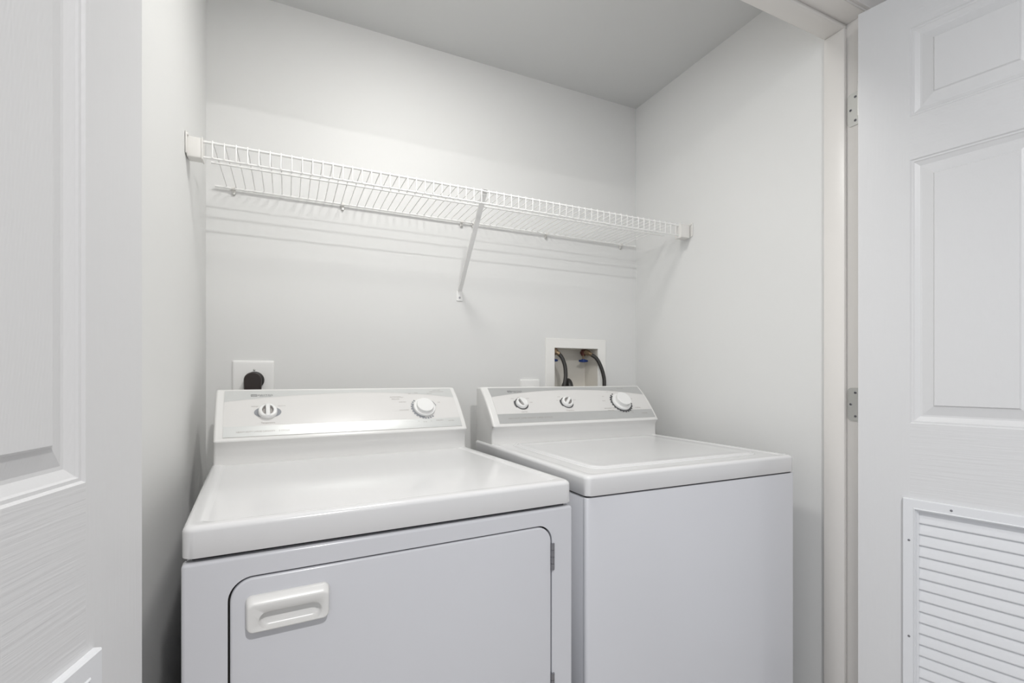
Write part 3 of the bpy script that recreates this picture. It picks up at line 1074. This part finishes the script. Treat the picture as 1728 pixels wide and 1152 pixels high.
br = wpart('support_brace', brace, WIREM, 30, 'flat white diagonal strut down to the wall')
def foot(b_):
    ring_solid(b_, [(0.5785, 1.4445, 0.0235, 0.037, 0.002, -YB + 0.0005), (0.5785, 1.4445, 0.0235, 0.037, 0.002, -YB + 0.003), (0.5785, 1.4445, 0.0215, 0.035, 0.002, -YB + 0.004)], 'xz')
ftp = wpart('foot_plate', foot, WIREM, 40, parent=br)
def fsc(b_):
    lathe(b_, [(0.0040, 0), (0.0038, 0.0012), (0.0024, 0.0022)], Matrix.Translation((0.5785, YB - 0.004, 1.4385)) @ Matrix.Rotation(R(90), 4, 'X'), 14)
wpart('screw', fsc, DARKST, 40, parent=br)

# ------------------------------------------------------------------ dryer outlet and cord
ox, oz = -0.0952, 1.1375
ou = empty('dryer_outlet', (ox, YB, oz), 0, 'large square white outlet plate on the back wall behind the dryer console', 'outlet')
b = bmesh.new()
W2 = 0.1160
ring_solid(b, [(0, 0, W2, W2, 0.004, 0.0003), (0, 0, W2, W2, 0.004, 0.003), (0, 0, W2 - 0.004, W2 - 0.004, 0.004, 0.0055), (0, 0, W2 - 0.010, W2 - 0.010, 0.004, 0.0065),
               (0, 0, W2 - 0.02, W2 - 0.02, 0.003, 0.0065)], 'xz')
link('wall_plate', b, PLATE, ou)
b = bmesh.new()
lathe(b, [(0.0265, 0), (0.0265, 0.0095), (0.024, 0.0105), (0.01, 0.0105)], Matrix.Translation((0.0035, -0.0055, -0.003)) @ Matrix.Rotation(R(90), 4, 'X'), 32)
link('receptacle', b, BLACK, ou)
b = bmesh.new()
lathe(b, [(0.0035, 0), (0.0033, 0.0014), (0.0018, 0.0024)], Matrix.Translation((0.002, -0.0063, 0.0285)) @ Matrix.Rotation(R(90), 4, 'X'), 14)
link('screw', b, STEEL, ou)

pc = empty('power_cord', (ox, YB, oz), 0, 'thick dark brown dryer plug and cord in the square outlet', 'power cord')
b = bmesh.new()
loops = []
for t, sc in ((0.0165, 0.90), (0.018, 0.97), (0.024, 1.0), (0.030, 1.0), (0.035, 0.96), (0.0375, 0.86)):
    L = []
    for k in range(17):
        a = R(180 * k / 16)
        L.append((-0.001 + 0.0245 * sc * math.cos(a), -t, -0.003 + 0.0245 * sc * math.sin(a)))
    L.append((-0.001 - 0.0235 * sc, -t, -0.040))
    L.append((-0.001 + 0.0235 * sc, -t, -0.040))
    loops.append(L)
add_loops(b, loops)
link('plug', b, BROWNB, pc, smooth=40)
b = bmesh.new()
tube(b, smooth_path([(-0.004, -0.027, -0.034), (-0.004, -0.034, -0.08), (0.0, -0.045, -0.20), (0.02, -0.05, -0.38), (0.06, -0.05, -0.62)]), 0.0095, 12)
link('cord', b, BLACK, pc)

# ------------------------------------------------------------------ small outlet beside the laundry box
sm = empty('small_outlet', (0.8716, YB, 1.083), 0, 'small white wall plate peeping over the washer console, left of the valve box', 'outlet')
b = bmesh.new()
ring_solid(b, [(0, 0, 0.086, 0.104, 0.005, 0.0003), (0, 0, 0.086, 0.104, 0.005, 0.004), (0, 0, 0.081, 0.099, 0.005, 0.008), (0, 0, 0.072, 0.090, 0.004, 0.0088)], 'xz')
link('wall_plate', b, PLATE, sm)
for zz in (-0.028, 0.012):
    b = bmesh.new()
    ring_solid(b, [(0, zz, 0.034, 0.028, 0.008, 0.0086), (0, zz, 0.034, 0.028, 0.008, 0.0105), (0, zz, 0.031, 0.025, 0.007, 0.0110)], 'xz')
    add_box(b, -0.0075, -0.0055, -0.01125, -0.0108, zz - 0.003, zz + 0.006, mi=1)
    add_box(b, 0.0055, 0.0075, -0.01125, -0.0108, zz - 0.003, zz + 0.005, mi=1)
    link('socket', b, [PLATE, HOLE], sm)

# ------------------------------------------------------------------ laundry box with valves
lx, lz = (0.942 + 1.2355) / 2, 1.1675
lb = empty('washer_outlet_box', (lx, YB, lz), 0, 'white recessed plumbing box with two blue-handled valves in the back wall above the washer', 'valve box')
fx0, fx1, fz0, fz1 = 0.942 - lx, 1.2355 - lx, 1.033 - lz, 1.3025 - lz
hx0, hx1, hz0, hz1 = HX0 - lx + 0.001, HX1 - lx - 0.001, HZ0 - lz + 0.001, HZ1 - lz - 0.001
b = bmesh.new()
ins = 0.002
loops = [[(fx0, -0.0003, fz0), (fx1, -0.0003, fz0), (fx1, -0.0003, fz1), (fx0, -0.0003, fz1)],
         [(fx0, -0.005, fz0), (fx1, -0.005, fz0), (fx1, -0.005, fz1), (fx0, -0.005, fz1)],
         [(fx0 + ins, -0.007, fz0 + ins), (fx1 - ins, -0.007, fz0 + ins), (fx1 - ins, -0.007, fz1 - ins), (fx0 + ins, -0.007, fz1 - ins)],
         [(hx0, -0.007, hz0), (hx1, -0.007, hz0), (hx1, -0.007, hz1), (hx0, -0.007, hz1)],
         [(hx0 + 0.001, -0.003, hz0 + 0.001), (hx1 - 0.001, -0.003, hz0 + 0.001), (hx1 - 0.001, -0.003, hz1 - 0.001), (hx0 + 0.001, -0.003, hz1 - 0.001)]]
add_loops(b, loops, cap0=False, cap1=False)
link('box_frame', b, BOXM, lb, smooth=0)
b = bmesh.new()
D_ = 0.092
loops = [[(hx0 + 0.001, -0.003, hz0 + 0.001), (hx1 - 0.001, -0.003, hz0 + 0.001), (hx1 - 0.001, -0.003, hz1 - 0.001), (hx0 + 0.001, -0.003, hz1 - 0.001)],
         [(hx0 + 0.001, D_, hz0 + 0.001), (hx1 - 0.001, D_, hz0 + 0.001), (hx1 - 0.001, D_, hz1 - 0.001), (hx0 + 0.001, D_, hz1 - 0.001)]]
add_loops(b, loops, cap0=False, cap1=True)
link('box_tray', b, BOXIN, lb, smooth=0)


def valve(x, y, z):
    """x,z of the tap body; local to the box"""
    v_ = bmesh.new()
    tube(v_, [(x, y, hz1 - 0.002), (x, y, z - 0.012)], [0.010, 0.010], 14)
    tube(v_, [(x, y, z + 0.006), (x, y - 0.020, z + 0.003)], [0.0095, 0.0105], 14)
    lathe(v_, [(0.013, -0.006), (0.0145, -0.002), (0.0145, 0.004), (0.012, 0.008)], Matrix.Translation((x, y, z - 0.002)), 8)
    o = link('valve', v_, BRASSD, lb)
    s_ = bmesh.new()
    tube(s_, [(x, y, z - 0.012), (x, y, z - 0.034)], 0.0042, 10)
    lathe(s_, [(0.008, -0.016), (0.009, -0.013), (0.007, -0.010)], Matrix.Translation((x, y, z)), 10)
    link('valve_stem', s_, BRASS, o)
    h_ = bmesh.new()
    ring_solid(h_, [(x, y, 0.026, 0.010, 0.004, z - 0.041), (x, y, 0.036, 0.014, 0.006, z - 0.038), (x, y, 0.038, 0.015, 0.006, z - 0.034), (x, y, 0.030, 0.011, 0.005, z - 0.031)])
    for sx_ in (-1, 1):
        tube(h_, [(x + sx_ * 0.010, y, z - 0.036), (x + sx_ * 0.021, y, z - 0.036)], [0.0058, 0.0042], 10)
    lathe(h_, [(0.0075, -0.042), (0.0085, -0.036), (0.007, -0.028)], Matrix.Translation((x, y, z)), 12)
    link('valve_handle', h_, BLUE, o)


VL, VR = (0.9965, 1.730), (1.1545, 1.745)
valve(VL[0] + 0.0 - lx, VL[1] - YB, 1.250 - lz)
valve(VR[0] - lx, VR[1] - YB, 1.250 - lz)


def hose(label, p, path):
    o = empty('water_hose', p, 0, label, 'hose')
    P = Vector(p)
    b_ = bmesh.new()
    d = (Vector(path[1]) - Vector(path[0])).normalized()
    q0 = Vector(path[0]) - P
    tube(b_, [q0 - d * 0.012, q0 + d * 0.006], [0.0125, 0.0125], 8)
    tube(b_, [q0 + d * 0.006, q0 + d * 0.022], [0.0085, 0.0080], 12)
    link('coupling', b_, BRASS, o, smooth=30)
    b_ = bmesh.new()
    tube(b_, [v - P for v in smooth_path([q0 + P + d * 0.012] + list(path[2:]), 8)], 0.0078, 14)
    link('hose', b_, BLACK, o)
    return o


hose('black rubber hose on the left valve, arching down inside the box', (0.993, 1.712, 1.246),
     [(0.992, 1.703, 1.2475), (1.000, 1.692, 1.240), (1.010, 1.684, 1.225), (1.019, 1.674, 1.190), (1.0165, 1.664, 1.150), (1.007, 1.656, 1.112), (0.995, 1.645, 1.02), (0.985, 1.642, 0.90), (0.98, 1.640, 0.80)])
hose('black rubber hose on the right valve, crossing over the box frame', (1.158, 1.715, 1.246),
     [(1.158, 1.716, 1.2475), (1.166, 1.702, 1.240), (1.182, 1.686, 1.222), (1.196, 1.673, 1.185), (1.203, 1.664, 1.145), (1.201, 1.658, 1.110), (1.19, 1.648, 1.03), (1.18, 1.642, 0.90), (1.17, 1.640, 0.80)])
dh = empty('drain_hose', (1.03, 1.66, 1.13), 0, 'black drain hose bend peeping over the washer console between the two water hoses', 'hose')
b = bmesh.new()
tube(b, [Vector(p) - Vector((1.03, 1.66, 1.13)) for p in smooth_path([(1.060, 1.752, 1.076), (1.058, 1.738, 1.108), (1.048, 1.706, 1.124), (1.035, 1.672, 1.124), (1.030, 1.650, 1.100), (1.028, 1.640, 1.04), (1.028, 1.637, 0.92), (1.028, 1.637, 0.78)], 8)], 0.0135, 14)
link('hose', b, BLACK, dh)
